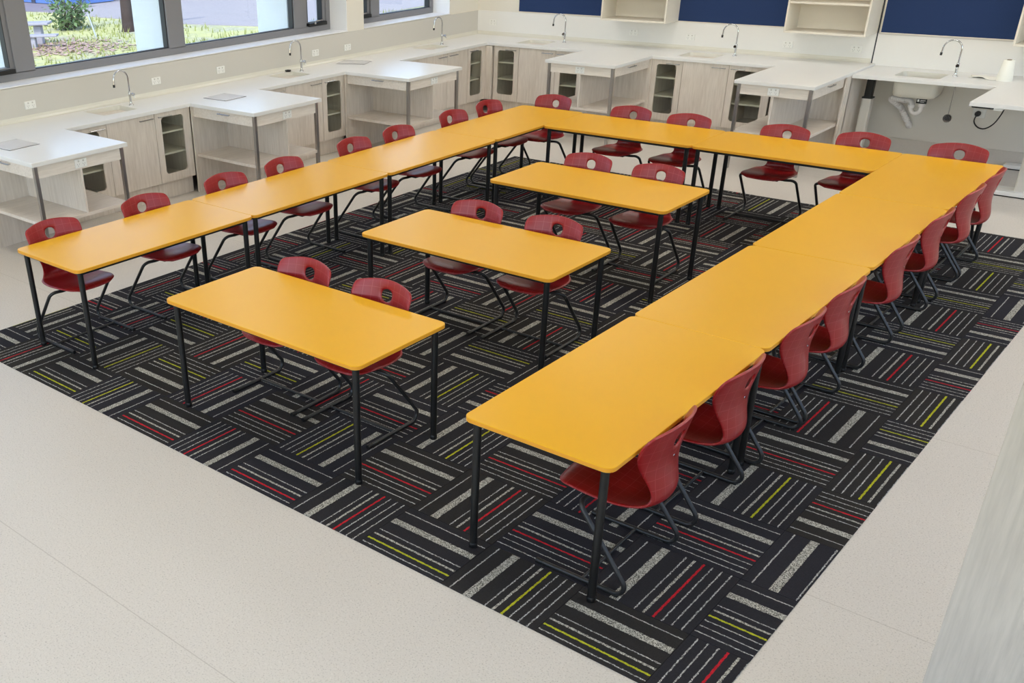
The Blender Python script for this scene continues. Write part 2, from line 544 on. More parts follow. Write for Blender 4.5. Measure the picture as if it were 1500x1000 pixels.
def fill_window(name, axis, wall, a, b, z0, z1, n):  # unseen windows, added to bring fill daylight onto upright faces
    root = bpy.data.objects.new(name, None); COL.objects.link(root); structure(root)
    root.location = (wall, a, z0) if axis == 'y' else (a, wall, z0)
    L_, h_, t = b - a, z1 - z0, .06
    def B(mb_args, nm, mat):
        x0, x1, d0, d1, c0, c1 = mb_args
        (MB().box(d0, d1, x0, x1, c0, c1) if axis == 'y' else MB().box(x0, x1, d0, d1, c0, c1)).build(nm, mat, root)
    d0, d1 = (.08, .16) if axis == 'y' else (-.16, -.08)
    B((0, L_, d0, d1, 0, t), 'bottom_rail', 'window_grey'); B((0, L_, d0, d1, h_ - t, h_), 'head_rail', 'window_grey')
    for i in range(n + 1):
        c = i * (L_ - t) / n
        B((c, c + t, d0, d1, t, h_ - t), 'mullion', 'window_grey')
        if i < n: B((c + t, c + (L_ - t) / n, d0 + .037, d0 + .043, t, h_ - t), 'pane', 'window_glass')
fill_window('fill_window_3', 'y', XR, *RW, 7)
fill_window('fill_window_4', 'x', YF, *FW, 5)

# ------------------------------------------------------------------ carpet tiles (children of the floor)
CX0, CX1, CY0, CY1 = -0.44, 5.08, -0.30, 6.56
TX, TY = 1.37, 0.09
known = {(0, -1): (0, 'r'), (1, 0): (0, 'r'), (2, -1): (0, 'r'), (3, 0): (0, 'r'), (4, -1): (0, 'y'), (7, 0): (0, 'y'), (6, -1): (0, 'y'),
         (7, 2): (180, 'r'), (7, 4): (180, 'y'), (6, 3): (0, 'r'), (6, 0): (90, 'r'), (7, -1): (270, 'r'), (7, 1): (90, 'r'), (7, 3): (270, 'y'),
         (6, 2): (90, 'y'), (3, -1): (90, 'r'), (5, -1): (90, 'y'), (1, -1): (270, 'r'), (-1, -1): (270, 'y'), (-1, 0): (0, 'y'), (-2, -1): (0, 'y'),
         (-3, -1): (270, 'r'), (0, 0): (270, 'y'), (2, 0): (90, 'r'), (4, 0): (90, 'y'), (5, 0): (0, 'r'), (6, 1): (0, 'r'), (5, 2): (0, 'r'),
         (7, 6): (0, 'r'), (7, 5): (270, 'y'), (6, 4): (90, 'r'), (6, 5): (180, 'y'), (6, 6): (90, 'r'), (7, 7): (90, 'y'), (7, 8): (180, 'r'), (4, 1): (0, 'r'), (3, 1): (90, 'y'), (2, 1): (0, 'r')}
for kk, (rr_, cc_) in {(7, 7): (270, 'y'), (7, 8): (180, 'r'), (7, 6): (0, 'r'), (6, 7): (180, 'y'), (6, 6): (90, 'r'), (6, 8): (90, 'r'), (6, 9): (0, 'y'), (7, 9): (90, 'r'),
        (6, 5): (0, 'y'), (6, 4): (270, 'r'), (2, 0): (270, 'y'), (3, 1): (90, 'y'), (4, 0): (90, 'r'), (4, 1): (0, 'r'), (-1, 0): (180, 'y'), (0, 0): (270, 'r'), (-3, 0): (0, 'y'),
        (-2, 0): (90, 'y'), (0, 1): (0, 'y'), (1, 1): (90, 'r'), (2, 3): (180, 'y'), (2, 4): (90, 'r'), (1, 4): (180, 'y'), (2, 5): (0, 'y'), (2, 6): (270, 'r'), (2, 2): (90, 'y'), (1, 5): (90, 'r'), (0, 5): (0, 'r')}.items(): known[kk] = (rr_, cc_)
mesh_cache = {}
for i in range(-4, 8):
    for j in range(-1, 14):
        cx, cy = TX + T * (i + .5), TY + T * (j + .5)
        x0, x1 = max(CX0, cx - T / 2), min(CX1, cx + T / 2)
        y0, y1 = max(CY0, cy - T / 2), min(CY1, cy + T / 2)
        if x1 - x0 < .01 or y1 - y0 < .01: continue
        if (i, j) in known: rot, acc = known[(i, j)]
        else:
            xt = (i + j) % 2 != 0
            rot = random.choice([0, 0, 180]) if xt else random.choice([90, 270])
            acc = random.choice('rry')
        a = math.radians(rot)
        R2 = lambda x, y: (round(x * math.cos(a) + y * math.sin(a), 4), round(-x * math.sin(a) + y * math.cos(a), 4))
        p, q = R2(x0 - cx, y0 - cy), R2(x1 - cx, y1 - cy)
        g = .0007
        key = (min(p[0], q[0]), max(p[0], q[0]), min(p[1], q[1]), max(p[1], q[1]), acc)
        if key not in mesh_cache:
            mesh_cache[key] = MB().prism([(key[0] + g, key[2] + g), (key[1] - g, key[2] + g), (key[1] - g, key[3] - g), (key[0] + g, key[3] - g)], 0.0002, 0.006, b=0.001).mesh('carpet_tile', 'carpet_red' if acc == 'r' else 'carpet_yellow')
        o = bpy.data.objects.new('carpet_tile', mesh_cache[key]); COL.objects.link(o)
        o.parent = floor; o.location = (cx, cy, 0); o.rotation_euler = (0, 0, a)

FZ = 0.006    # top of the carpet

# ------------------------------------------------------------------ tables
TL, TW, TH = 1.498, 0.728, 0.702
def make_table():
    """long side along local x, origin at centre on the floor"""
    root = thing('classroom_table', '', 'table')
    L2, W2_ = TL / 2, TW / 2
    zt = TH - FZ
    top = MB().prism(rrect(-L2, L2, -W2_, W2_, .045, 8), zt - .022, zt, b=.0022).build('table_top', 'yellow_laminate', root)
    top.data.materials.append(M['shaded_edge'])
    for p_ in top.data.polygons:
        if abs(p_.normal.z) < .5: p_.material_index = 1
    ins = .05
    for sx in (-1, 1):
        for sy in (-1, 1):
            x, y = sx * (L2 - ins), sy * (W2_ - ins)
            lg = MB().lathe([(.0185, .012), (.0185, zt - .024)], 18, (x, y, 0)).build('leg', 'black_steel', root)
            MB().lathe([(.018, 0), (.0205, .003), (.0205, .022), (.0185, .026)], 18, (x, y, 0)).build('foot_cap', 'black_plastic', lg)
    for sy in (-1, 1):
        y = sy * (W2_ - ins)
        MB().box(-L2 + ins, L2 - ins, y - .0125, y + .0125, zt - .047, zt - .0225).build('rail', 'black_steel', root)
    for sx in (-1, 1):
        x = sx * (L2 - ins)
        MB().box(x - .0125, x + .0125, -W2_ + ins, W2_ - ins, zt - .047, zt - .0225).build('rail', 'black_steel', root)
    return root
tproto = make_table()
XR0 = 3.73
tables = []
rown = ['nearest table', 'second table', 'third table', 'farthest table']
for n in range(4):
    tables.append((.365, .75 + 1.5 * n, 90, 'yellow-topped table, %s of the left-hand row along the window benches' % rown[n], 'tables of the left row'))
for n in range(4):
    tables.append((XR0 + .365, .72 + 1.5 * n, 90, 'yellow-topped table, %s of the right-hand row' % rown[n].replace('nearest table', 'nearest table to the camera'), 'tables of the right row'))
tables.append((.73 + .75, 5.605, 0, 'left of the two yellow-topped tables joining the rows at the back', 'tables of the back row'))
tables.append((.73 + 2.25, 5.605, 0, 'right of the two yellow-topped tables joining the rows at the back', 'tables of the back row'))
tables.append((2.29, .409, 0, 'freestanding yellow-topped table nearest the front inside the horseshoe', 'freestanding tables inside the horseshoe'))
tables.append((2.355, 2.02, 0, 'middle one of the three freestanding yellow-topped tables', 'freestanding tables inside the horseshoe'))
tables.append((2.235, 3.665, 0, 'freestanding yellow-topped table farthest back inside the horseshoe', 'freestanding tables inside the horseshoe'))
for n, (x, y, a, lab, grp) in enumerate(tables):
    o = tproto if n == 0 else copy_tree(tproto)
    o.location = (x, y, FZ); o.rotation_euler = (0, 0, math.radians(a)); o['label'] = lab; o['group'] = grp

# ------------------------------------------------------------------ chairs
def spline(keys, n):
    """catmull-rom through keys (tuples), n samples"""
    K = [Vector(k) if len(k) <= 4 else k for k in keys]
    out = []
    m = len(keys) - 1
    for i in range(n):
        t = i / (n - 1) * m
        k0 = min(int(t), m - 1); f = t - k0
        P = [keys[max(0, min(m, k0 + d))] for d in (-1, 0, 1, 2)]
        out.append(tuple(.5 * (2 * P[1][c] + (P[2][c] - P[0][c]) * f + (2 * P[0][c] - 5 * P[1][c] + 4 * P[2][c] - P[3][c]) * f * f + (3 * P[1][c] - P[0][c] - 3 * P[2][c] + P[3][c]) * f ** 3) for c in range(len(keys[0]))))
    return out
def shell_mesh():
    # keys: y, z, half width, edge wrap forward (y), edge lift (z)
    keys = [(.252, .790, .190, .045, -.022), (.247, .777, .208, .052, -.020), (.240, .745, .217, .060, -.010), (.232, .705, .218, .068, -.002), (.222, .660, .211, .068, 0),
            (.213, .612, .190, .058, 0), (.211, .560, .160, .045, 0), (.219, .508, .134, .036, 0), (.230, .458, .122, .032, .004), (.226, .420, .130, .030, .012), (.200, .393, .155, .022, .024),
            (.150, .383, .186, .010, .034), (.085, .386, .203, 0, .030), (.010, .397, .210, 0, .018), (-.070, .414, .211, 0, .006), (-.140, .425, .208, -.002, .000),
            (-.192, .426, .193, -.006, -.004), (-.222, .416, .160, -.012, -.002), (-.234, .402, .120, -.016, 0)]
    NR, NC = 37, 15
    prof = spline(keys, NR)
    arc = [0]
    for i in range(1, NR): arc.append(arc[-1] + math.hypot(prof[i][0] - prof[i - 1][0], prof[i][1] - prof[i - 1][1]))
    def surf(i_f, u):
        """i_f: fractional row, u: -1..1 across"""
        i0 = max(0, min(NR - 2, int(i_f))); f = i_f - i0
        p = [prof[i0][c] * (1 - f) + prof[i0 + 1][c] * f for c in range(5)]
        s = arc[i0] * (1 - f) + arc[i0 + 1] * f
        e = u * u
        return Vector((u * p[2], p[0] - p[3] * e, p[1] + p[4] * e)), (u * p[2], s)
    grid = [[(float(i), -1 + 2 * j / (NC - 1)) for j in range(NC)] for i in range(NR)]
    # grip hole: rows r0..r1, cols 5..9
    r0, r1, c0, c1 = 3, 7, 6, 8
    hc_z, hw, hh = 0.703, .039, .0385
    ci = min(range(NR), key=lambda i: abs(prof[i][1] - hc_z) if i < 14 else 9)
    # fractional row of the hole centre
    hi = ci
    for i in range(0, 14):
        if prof[i][1] >= hc_z >= prof[i + 1][1]: hi = i + (prof[i][1] - hc_z) / (prof[i][1] - prof[i + 1][1])
    dz = abs(prof[int(hi) + 1][1] - prof[int(hi) - 1][1]) / 2
    r0, r1 = int(round(hi)) - 2, int(round(hi)) + 2
    wd = prof[int(hi)][2]
    for i in range(r0, r1 + 1):
        for j in range(c0, c1 + 1):
            if i in (r0, r1) or j in (c0, c1):
                du = (j - (NC - 1) / 2) / ((c1 - c0) / 2); dv = (i - (r0 + r1) / 2) / ((r1 - r0) / 2)
                a = math.atan2(dv, du)
                grid[i][j] = (hi + math.sin(a) * hh / dz, math.cos(a) * hw / wd)
    # relax the neighbours a little
    vs = []; uvs = []
    for i in range(NR):
        for j in range(NC):
            p, q = surf(*grid[i][j]); vs.append(p); uvs.append(q)
    fs = []
    for i in range(NR - 1):
        for j in range(NC - 1):
            if r0 <= i < r1 and c0 <= j < c1: continue
            fs.append((i * NC + j, (i + 1) * NC + j, (i + 1) * NC + j + 1, i * NC + j + 1))
    me = bpy.data.meshes.new('seat_shell')
    me.from_pydata(vs, [], fs)
    uvl = me.uv_layers.new(name='UVMap')
    for lp in me.loops: uvl.data[lp.index].uv = uvs[lp.vertex_index]
    bm = bmesh.new(); bm.from_mesh(me)
    loose = [v for v in bm.verts if not v.link_faces]
    bmesh.ops.delete(bm, geom=loose, context='VERTS')
    bm.to_mesh(me); bm.free()
    me.materials.append(M['chair_red'])
    o = bpy.data.objects.new('tmp', me); COL.objects.link(o)
    so = o.modifiers.new('s', 'SOLIDIFY'); so.thickness = .013; so.offset = 0
    sb = o.modifiers.new('b', 'SUBSURF'); sb.levels = 1; sb.render_levels = 1
    dg = bpy.context.evaluated_depsgraph_get()
    m2 = bpy.data.meshes.new_from_object(o.evaluated_get(dg))
    m2.name = 'seat_shell'
    bpy.data.objects.remove(o)
    m2.polygons.foreach_set('use_smooth', [True] * len(m2.polygons))
    return m2
def make_chair():
    """faces local -y, origin on the floor under the middle of the runners"""
    root = thing('school_chair', '', 'chair')
    sh = bpy.data.objects.new('seat_shell', shell_mesh()); COL.objects.link(sh); sh.parent = root
    r = .0115
    for s in (-1, 1):
        X = .254 * s
        pts = fillet([(X * .62, -.062, .386), (X * .985, -.062, .394), (X, .238, r), (X, -.235, r)], [.045, .045], 7)
        MB().tube(pts, r, 10).build('leg', 'chair_steel', root)
        MB().tube([(X, -.241, r), (X, -.205, r)], r + .0018, 10).build('end_plug', 'black_plastic', root)
        MB().rbox(X - .009, X + .009, .13, .17, 0, .008, .002).build('floor_glide', 'black_plastic', root)
    MB().tube([(-.16, -.062, .386), (.16, -.062, .386)], r, 10).build('seat_bar', 'chair_steel', root)
    MB().tube([(-.25, -.01, r), (.25, -.01, r)], .008, 8).build('cross_bar', 'chair_steel', root)
    MB().rbox(-.12, .12, -.13, -.02, .380, .402, .004).build('seat_plate', 'black_plastic', root)
    MB().prism([(.006 * math.cos(2 * PI * q / 10), .615 + .006 * math.sin(2 * PI * q / 10)) for q in range(10)], .212, .2225, 'y', b=.0015).build('back_rivet', 'chrome', root)
    return root
cproto = make_chair()
chairs = []
ords = ['first', 'second', 'third', 'fourth', 'fifth', 'sixth', 'seventh', 'eighth']
for n, (x, y) in enumerate([(.115, .350), (.115, 1.14), (.12, 1.92), (.12, 2.565), (.09, 3.465), (.09, 4.08), (.065, 4.95), (.055, 5.565)]):
    chairs.append((x, y, 90, 'red plastic chair behind the left table row, %s from the near end' % ords[n], 'red chairs along the left row'))
for n, (x, y) in enumerate([(.262, 5.985), (1.215, 5.88), (1.84, 5.835), (2.73, 5.845), (3.375, 5.895), (4.10, 5.895)]):
    chairs.append((x, y, 0, 'red plastic chair facing the camera behind the back tables, %s from the left' % ords[n], 'red chairs along the back row'))
for n, y in enumerate([.37, 1.07, 1.83, 2.42, 3.36, 4.10, 4.85, 5.41]):
    chairs.append((4.31, y, -90, 'red plastic chair seen from behind along the right table row, %s from the near end' % ords[n], 'red chairs along the right row'))
for (x, y), lab in zip([(1.92, .637), (2.53, .637), (2.00, 2.27), (2.625, 2.27), (1.89, 3.935), (2.515, 3.925)],
                       ['left red chair at the nearest freestanding yellow table', 'right red chair at the nearest freestanding yellow table',
                        'left red chair at the middle freestanding yellow table', 'right red chair at the middle freestanding yellow table',
                        'left red chair at the farthest freestanding yellow table', 'right red chair at the farthest freestanding yellow table']):
    chairs.append((x, y, 0, lab, 'red chairs at the freestanding tables'))
for n, (x, y, a, lab, grp) in enumerate(chairs):
    o = cproto if n == 0 else copy_tree(cproto)
    o.location = (x, y, FZ); o.rotation_euler = (0, 0, math.radians(a + random.uniform(-1.2, 1.2))); o['label'] = lab; o['group'] = grp

# ------------------------------------------------------------------ worktop (one continuous slab with sinks)
ZT, ZU = 0.900, 0.866
XF, YFR = -2.23, 8.46           # front edges of the two bench runs
pens_left = [(0.955, 1.885, -1.275), (3.365, 4.295, -1.285), (5.665, 6.635, -1.275)]
pens_back = [(-0.765, 0.160, 7.585), (1.630, 2.445, 7.405)]
sinks = [(-2.79, -2.44, 2.47, 2.88), (-2.79, -2.44, 4.95, 5.34), (-2.79, -2.44, 7.53, 7.93), (-1.88, -1.46, 8.60, 8.96), (0.40, 0.84, 8.60, 8.96)]
YW0 = -2.6
def inside(x, y):
    ok = (XL < x < XF and YW0 < y < YB) or (XL < x < 2.445 and YFR < y < YB)
    for a, b, c in pens_left: ok = ok or (XL < x < c and a < y < b)
    for a, b, c in pens_back: ok = ok or (a < x < b and c < y < YB)
    for a, b, c, d in sinks: ok = ok and not (a < x < b and c < y < d)
    return ok
def grid_slab(inside, xs, ys, z0, z1):
    xs = sorted(set(xs)); ys = sorted(set(ys))
    bm = bmesh.new(); vd = {}
    def V(x, y, z):
        kk = (x, y, z)
        if kk not in vd: vd[kk] = bm.verts.new(kk)
        return vd[kk]
    nx, ny = len(xs) - 1, len(ys) - 1
    C = [[inside((xs[i] + xs[i + 1]) / 2, (ys[j] + ys[j + 1]) / 2) for j in range(ny)] for i in range(nx)]
    g = lambda i, j: 0 <= i < nx and 0 <= j < ny and C[i][j]
    for i in range(nx):
        for j in range(ny):
            if not C[i][j]: continue
            a, b, c, d = xs[i], xs[i + 1], ys[j], ys[j + 1]
            bm.faces.new([V(a, c, z1), V(b, c, z1), V(b, d, z1), V(a, d, z1)])
            bm.faces.new([V(a, c, z0), V(a, d, z0), V(b, d, z0), V(b, c, z0)])
            if not g(i - 1, j): bm.faces.new([V(a, c, z0), V(a, c, z1), V(a, d, z1), V(a, d, z0)])
            if not g(i + 1, j): bm.faces.new([V(b, c, z0), V(b, d, z0), V(b, d, z1), V(b, c, z1)])
            if not g(i, j - 1): bm.faces.new([V(a, c, z0), V(b, c, z0), V(b, c, z1), V(a, c, z1)])
            if not g(i, j + 1): bm.faces.new([V(a, d, z0), V(a, d, z1), V(b, d, z1), V(b, d, z0)])
    sharp = [e for e in bm.edges if len(e.link_faces) == 2 and e.calc_face_angle() > .5]
    bmesh.ops.dissolve_limit(bm, angle_limit=.01, verts=bm.verts[:], edges=bm.edges[:])
    sharp = [e for e in bm.edges if len(e.link_faces) == 2 and e.calc_face_angle() > .5 and abs(e.verts[0].co.z - e.verts[1].co.z) < .001 and e.verts[0].co.z > z1 - .001]
    bmesh.ops.bevel(bm, geom=sharp, offset=.004, segments=2, affect='EDGES', profile=.5)
    return bm
def bm_obj(bm, name, mat, parent=None):
    me = bpy.data.meshes.new(name); bm.to_mesh(me); bm.free(); me.materials.append(M[mat])
    o = bpy.data.objects.new(name, me); COL.objects.link(o); o.parent = parent
    return o
def bowl(mb_name, x0, x1, y0, y1, ztop, depth, parent, mat='sink_white'):
    m = MB()
    m.ring((x0, x1, y0, y1), rrect(x0 + .006, x1 - .006, y0 + .006, y1 - .006, .055, 6), ztop - .022, ztop - .0015)
    loops = [(.006, ztop - .002, .055), (.012, ztop - .03, .055), (.022, ztop - depth + .035, .06), (.032, ztop - depth + .01, .06), (.060, ztop - depth, .05)]
    def shell(off, dz, flip):
        vs = []; fs = []; n = None
        for ins, z, r in loops:
            pl = rrect(x0 + ins - off, x1 - ins + off, y0 + ins - off, y1 - ins + off, r + off, 6); n = len(pl)
            vs += [(p[0], p[1], z - dz) for p in pl]
        for k2 in range(len(loops) - 1):
            for i in range(n):
                j = (i + 1) % n
                f = (k2 * n + i, k2 * n + j, (k2 + 1) * n + j, (k2 + 1) * n + i)
                fs.append(f if flip else f[::-1])
        last = tuple(range((len(loops) - 1) * n, len(loops) * n))
        fs.append(last if not flip else last[::-1])
        m.add(vs, fs, True)
    shell(0, 0, True)
    shell(.010, .012, False)
    o = m.build('sink_bowl', mat, parent)
    cx, cy = (x0 + x1) / 2, (y0 + y1) / 2
    MB().lathe([(.0, ztop - depth + .001), (.028, ztop - depth + .001), (.034, ztop - depth + .004), (.037, ztop - depth + .001)], 16, (cx, cy, 0), False).build('waste', 'chrome', o)
    return o
xs = [XL + .001, XF, 2.445]; ys = [YW0, YFR, YB - .001]
for a, b, c in pens_left: xs.append(c); ys += [a, b]
for a, b, c in pens_back: xs += [a, b]; ys.append(c)
for a, b, c, d in sinks: xs += [a, b]; ys += [c, d]
wt = bm_obj(grid_slab(inside, xs, ys, ZU, ZT), 'worktop', 'solid_white')
tag(wt, 'long white worktop running along the window wall and back wall with projecting bays', 'worktop')
for a, b, c, d in sinks: bowl('sink', a, b, c, d, ZT, .17, wt)
# coved upstand at the wall
cv = MB()
def cove(m, horiz, a, b, wpos):
    pr = [(0, 0.0), (.045, 0.0), (.022, .006), (.008, .02), (0.0, .045)]
    if horiz == 'y':   # along y on the left wall
        vs = [(wpos + p[0], yy, ZT + p[1]) for yy in (a, b) for p in pr]
    else:
        vs = [(xx, wpos - p[0], ZT + p[1]) for xx in (a, b) for p in pr]
    n = len(pr)
    fs = [(i, (i + 1) % n, n + (i + 1) % n, n + i) for i in range(n)] + [tuple(range(n)), tuple(range(n, 2 * n))[::-1]]
    m.add(vs, fs, False)
cove(cv, 'y', YW0, YB - .012, XL + .0125)
cove(cv, 'x', XL + .0125, 2.39, YB - .0125)
cv.build('upstand_cove', 'sink_white', wt)

# ------------------------------------------------------------------ base cabinets
DZ0, DZ1 = 0.176, 0.860
def handle(mb, x0, x1, z, y):
    mb.tube(fillet([(x0 + .012, y, z), (x0 + .012, y - .024, z), (x0 + .004, y - .026, z), (x0, y - .026, z)], .008, 3), .0045, 6)
    mb.tube(fillet([(x1 - .012, y, z), (x1 - .012, y - .024, z), (x1 - .004, y - .026, z), (x1, y - .026, z)], .008, 3), .0045, 6)
    mb.tube([(x0, y - .026, z), (x1, y - .026, z)], .0055, 8)
    return mb
def cabinet(loc, rot, wdt, kind, hside, label, depth=.60):
    """local: x 0..wdt along the run, front at y=0 facing -y"""
    root = thing('base_cabinet', label, 'cabinet', loc, rot, 'base cabinets under the worktop')
    d = depth
    b = MB(); t = .016
    b.box(0, t, .02, d, DZ0, DZ1).box(wdt - t, wdt, .02, d, DZ0, DZ1).box(t, wdt - t, .02, d, DZ0, DZ0 + t).box(t, wdt - t, d - t, d, DZ0 + t, DZ1).box(t, wdt - t, .02, d - t, DZ1 - t, DZ1)
    b.build('carcass', 'pale_timber', root)
    MB().box(0, wdt, .06, .075, 0.0, DZ0).build('kickboard', 'pale_timber', root)
    g = .0015
    if kind == 'solid':
        dr = MB().rbox(g, wdt - g, 0, .018, DZ0, DZ1, .0015).build('door', 'pale_timber', root)
    else:
        m1 = .075 if wdt > .4 else .062
        hole = rrect(m1, wdt - m1 - .012, .256, .812, .035, 5)
        dr = MB().ring((g, wdt - g, DZ0, DZ1), hole, 0, .018, 'y').build('door', 'pale_timber', root)
        MB().prism(rrect(m1 - .008, wdt - m1 - .004, .248, .820, .04, 5), .0195, .0235, 'y').build('pane', 'cabinet_glass', dr)
        for z in (.452, .662):
            MB().box(t, wdt - t, .045, d - t, z - .018, z).build('shelf', 'ply_cream', root)
    hl = .165
    if hside == 'r': a = wdt - .03 - hl
    else: a = .03
    handle(MB(), a, a + hl, .824, 0).build('handle', 'chrome', dr)
    return root
XC, YC = -2.255, 8.49
L90 = PI / 2
for y0, y1, kd, hs, lab in [
    (-.55, .95, 'solid', 'r', 'plain-door base cabinet on the window wall nearest the camera, before the first bay'),
    (1.89, 2.348, 'glass', 'r', 'glass-door base cabinet half hidden behind the nearest left worktop bay'),
    (2.35, 2.918, 'solid', 'r', 'plain-door base cabinet below the nearest tap on the window wall'),
    (2.92, 3.362, 'glass', 'l', 'glass-door base cabinet between the nearest tap and the second left bay'),
    (4.30, 4.728, 'glass', 'r', 'glass-door base cabinet hidden behind the second left worktop bay'),
    (4.73, 5.298, 'solid', 'r', 'plain-door base cabinet below the second tap on the window wall'),
    (5.30, 5.70, 'glass', 'l', 'glass-door base cabinet between the second tap and the third left bay'),
    (6.66, 7.625, 'solid', 'r', 'wide plain-door base cabinet just past the third left worktop bay'),
    (7.627, 8.068, 'solid', 'l', 'narrow plain-door base cabinet below the third tap on the window wall'),
    (8.07, 8.46, 'glass', 'l', 'glass-door base cabinet on the window wall right beside the room corner')]:
    cabinet((XC, y0, 0), L90, y1 - y0, kd, hs, lab)
for x0, x1, kd, hs, lab in [
    (-2.135, -1.742, 'glass', 'r', 'glass-door base cabinet on the back wall right beside the room corner'),
    (-1.74, -1.182, 'solid', 'r', 'plain-door base cabinet below the leftmost tap on the back wall'),
    (-1.18, -.77, 'glass', 'l', 'glass-door base cabinet seen through the legs of the left back bay'),
    (.153, .541, 'glass', 'r', 'glass-door base cabinet just right of the left back worktop bay'),
    (.543, 1.098, 'solid', 'r', 'plain-door base cabinet below the middle tap on the back wall'),
    (1.10, 1.60, 'glass', 'l', 'glass-door base cabinet seen through the legs of the right back bay')]:
    cabinet((x0, YC, 0), 0, x1 - x0, kd, hs, lab)
# corner filler and end panels
o = MB().rbox(XC - .03, XC + .1, 8.462, YC + .03, DZ0, DZ1, .002).build('corner_filler', 'pale_timber')
tag(o, 'narrow timber corner filler post between the two runs of cabinets', 'filler')
o = MB().rbox(2.425, 2.443, 8.33, YB - .013, 0, ZU - .001, .0015).build('end_panel', 'pale_timber')
tag(o, 'tall timber end panel closing the cabinets beside the accessible sink bench', 'panel')

# ------------------------------------------------------------------ worktop bays: drawer, apron, divider, shelf, metal legs
def bay(loc, rot, wdt, ln, drawer_side, label):
    """local: x 0..wdt across, end faces -y at y=0, runs back to y=ln"""
    root = thing('bench_bay', label, 'bench', loc, rot, 'open bays under the projecting worktops')
    i = .028
    for x in (i, wdt - i - .032):
        MB().rbox(x, x + .032, i, i + .032, 0, ZU - .001, .002).build('leg', 'brushed_steel', root)
    MB().rbox(i + .034, wdt - i - .034, .034, .052, .762, ZU - .004, .0015).build('apron', 'pale_timber_flat', root)
    for side in (-1, 1):
        x0, x1 = (i + .002, i + .020) if side < 0 else (wdt - i - .020, wdt - i - .002)
        if side == drawer_side:
            dr = MB().rbox(x0, x1, i + .036, ln - .024, .762, ZU - .006, .0015).build('drawer', 'pale_timber_flat', root)
            h = MB(); ym = ln * .5 - .02; xo = x0 if side < 0 else x1
            yy0, yy1 = ym - .085, ym + .085
            for yy in (yy0 + .012, yy1 - .012):
                h.tube([(xo, yy, .836), (xo + side * .026, yy, .836)], .0045, 6)
            h.tube([(xo + side * .026, yy0, .836), (xo + side * .026, yy1, .836)], .0055, 8)
            h.build('handle', 'chrome', dr)
            MB().box(x0 + (.02 if side < 0 else -.30), x1 + (.30 if side < 0 else -.02), .06, ln - .04, .775, .785).build('drawer_base', 'ply_cream', root)
        else:
            MB().rbox(x0, x1, i + .036, ln - .024, .762, ZU - .006, .0015).build('side_apron', 'pale_timber_flat', root)
    c = wdt / 2
    MB().rbox(c - .009, c + .009, .035, ln - .023, .393, ZU - .002, .0015).build('divider', 'pale_timber', root)
    MB().rbox(i + .004, wdt - i - .004, i + .008, ln - .023, .364, .392, .002).build('shelf', 'pale_timber_flat', root)
    MB().box(.002, wdt - .002, ln - .022, ln - .002, .0, ZU - .002).build('back_panel', 'pale_timber', root)
    return root
for (a, b, c), lab in zip(pens_left, ['open worktop bay with shelf and drawer nearest the camera on the window side', 'open worktop bay with shelf and drawer in the middle of the window side', 'open worktop bay with shelf and drawer farthest along the window side']):
    bay((c, a, 0), L90, b - a, c - XC - .005, -1, lab)
for (a, b, c), lab in zip(pens_back, ['open worktop bay with shelf standing left of centre at the back wall', 'open worktop bay with shelf at the back wall beside the accessible sink bench']):
    bay((a, c, 0), 0, b - a, YC - c - .005, 1, lab)
# side panels where the bays meet the cabinets
# ------------------------------------------------------------------ power points
def power_point(loc, rot, label, wd=.115, ht=.072):
    """plate facing local -y"""
    root = thing('power_point', label, 'socket', loc, rot, 'white double power points')
    MB().rbox(-wd / 2, wd / 2, -.010, 0, -ht / 2, ht / 2, .003).build('plate', 'white_plastic', root)
    for s in (-1, 1):
        MB().rbox(s * wd * .2 - .007, s * wd * .2 + .007, -.0135, -.009, ht * .16, ht * .36, .0015).build('switch', 'plate_edge', root)
        sl = MB()
        for dx, dz, r in ((-.009, .002, .5), (.009, .002, -.5), (0, -.012, 0)):
            cx_, cz_ = s * wd * .24 + dx, -ht * .12 + dz
            pts = []
            for ax, az in ((-.0013, -.005), (.0013, -.005), (.0013, .005), (-.0013, .005)):
                pts.append((cx_ + ax * math.cos(r) - az * math.sin(r), cz_ + ax * math.sin(r) + az * math.cos(r)))
            sl.prism(pts, -.0108, -.0095, 'y')
        sl.build('socket_slots', 'mat_rim', root)
    return root
wx = XL + .0125
for y, z, lab in [(1.96, 1.035, 'white double power point on the window wall nearest the camera'),
                  (3.46, 1.045, 'white double power point just right of the nearest tap'),
                  (4.35, 1.038, 'white double power point midway between the nearest and second window-side taps'),
                  (5.85, 1.035, 'white double power point just right of the second window-side tap'),
                  (6.42, 1.032, 'white double power point below the pier between the two windows')]:
    power_point((wx, y, z), L90, lab)
wy = YB - .0125
for x, z, lab in [(-2.62, 1.06, 'white double power point on the back wall next to the room corner'),
                  (-.47, 1.05, 'white double power point below the left open wall shelf'),
                  (.29, 1.04, 'white double power point right of the left wall shelf, before the middle tap'),
                  (1.47, 1.03, 'white double power point below the left end of the right wall shelf'),
                  (2.22, 1.03, 'white double power point beside the black wall joint')]:
    power_point((x, wy, z), 0, lab)
for (a, b, c), lab in zip(pens_left, ['white double power point on the end of the nearest window-side bay', 'white power point on the end of the middle window-side bay', 'white power point on the end of the farthest window-side bay']):
    power_point((c - .0335, (a + b) / 2, .812), L90, lab)
for (a, b, c), lab in zip(pens_back, ['white double power point on the end of the left back bay', 'white double power point on the end of the right back bay']):
    power_point(((a + b) / 2, c + .0335, .812), 0, lab)

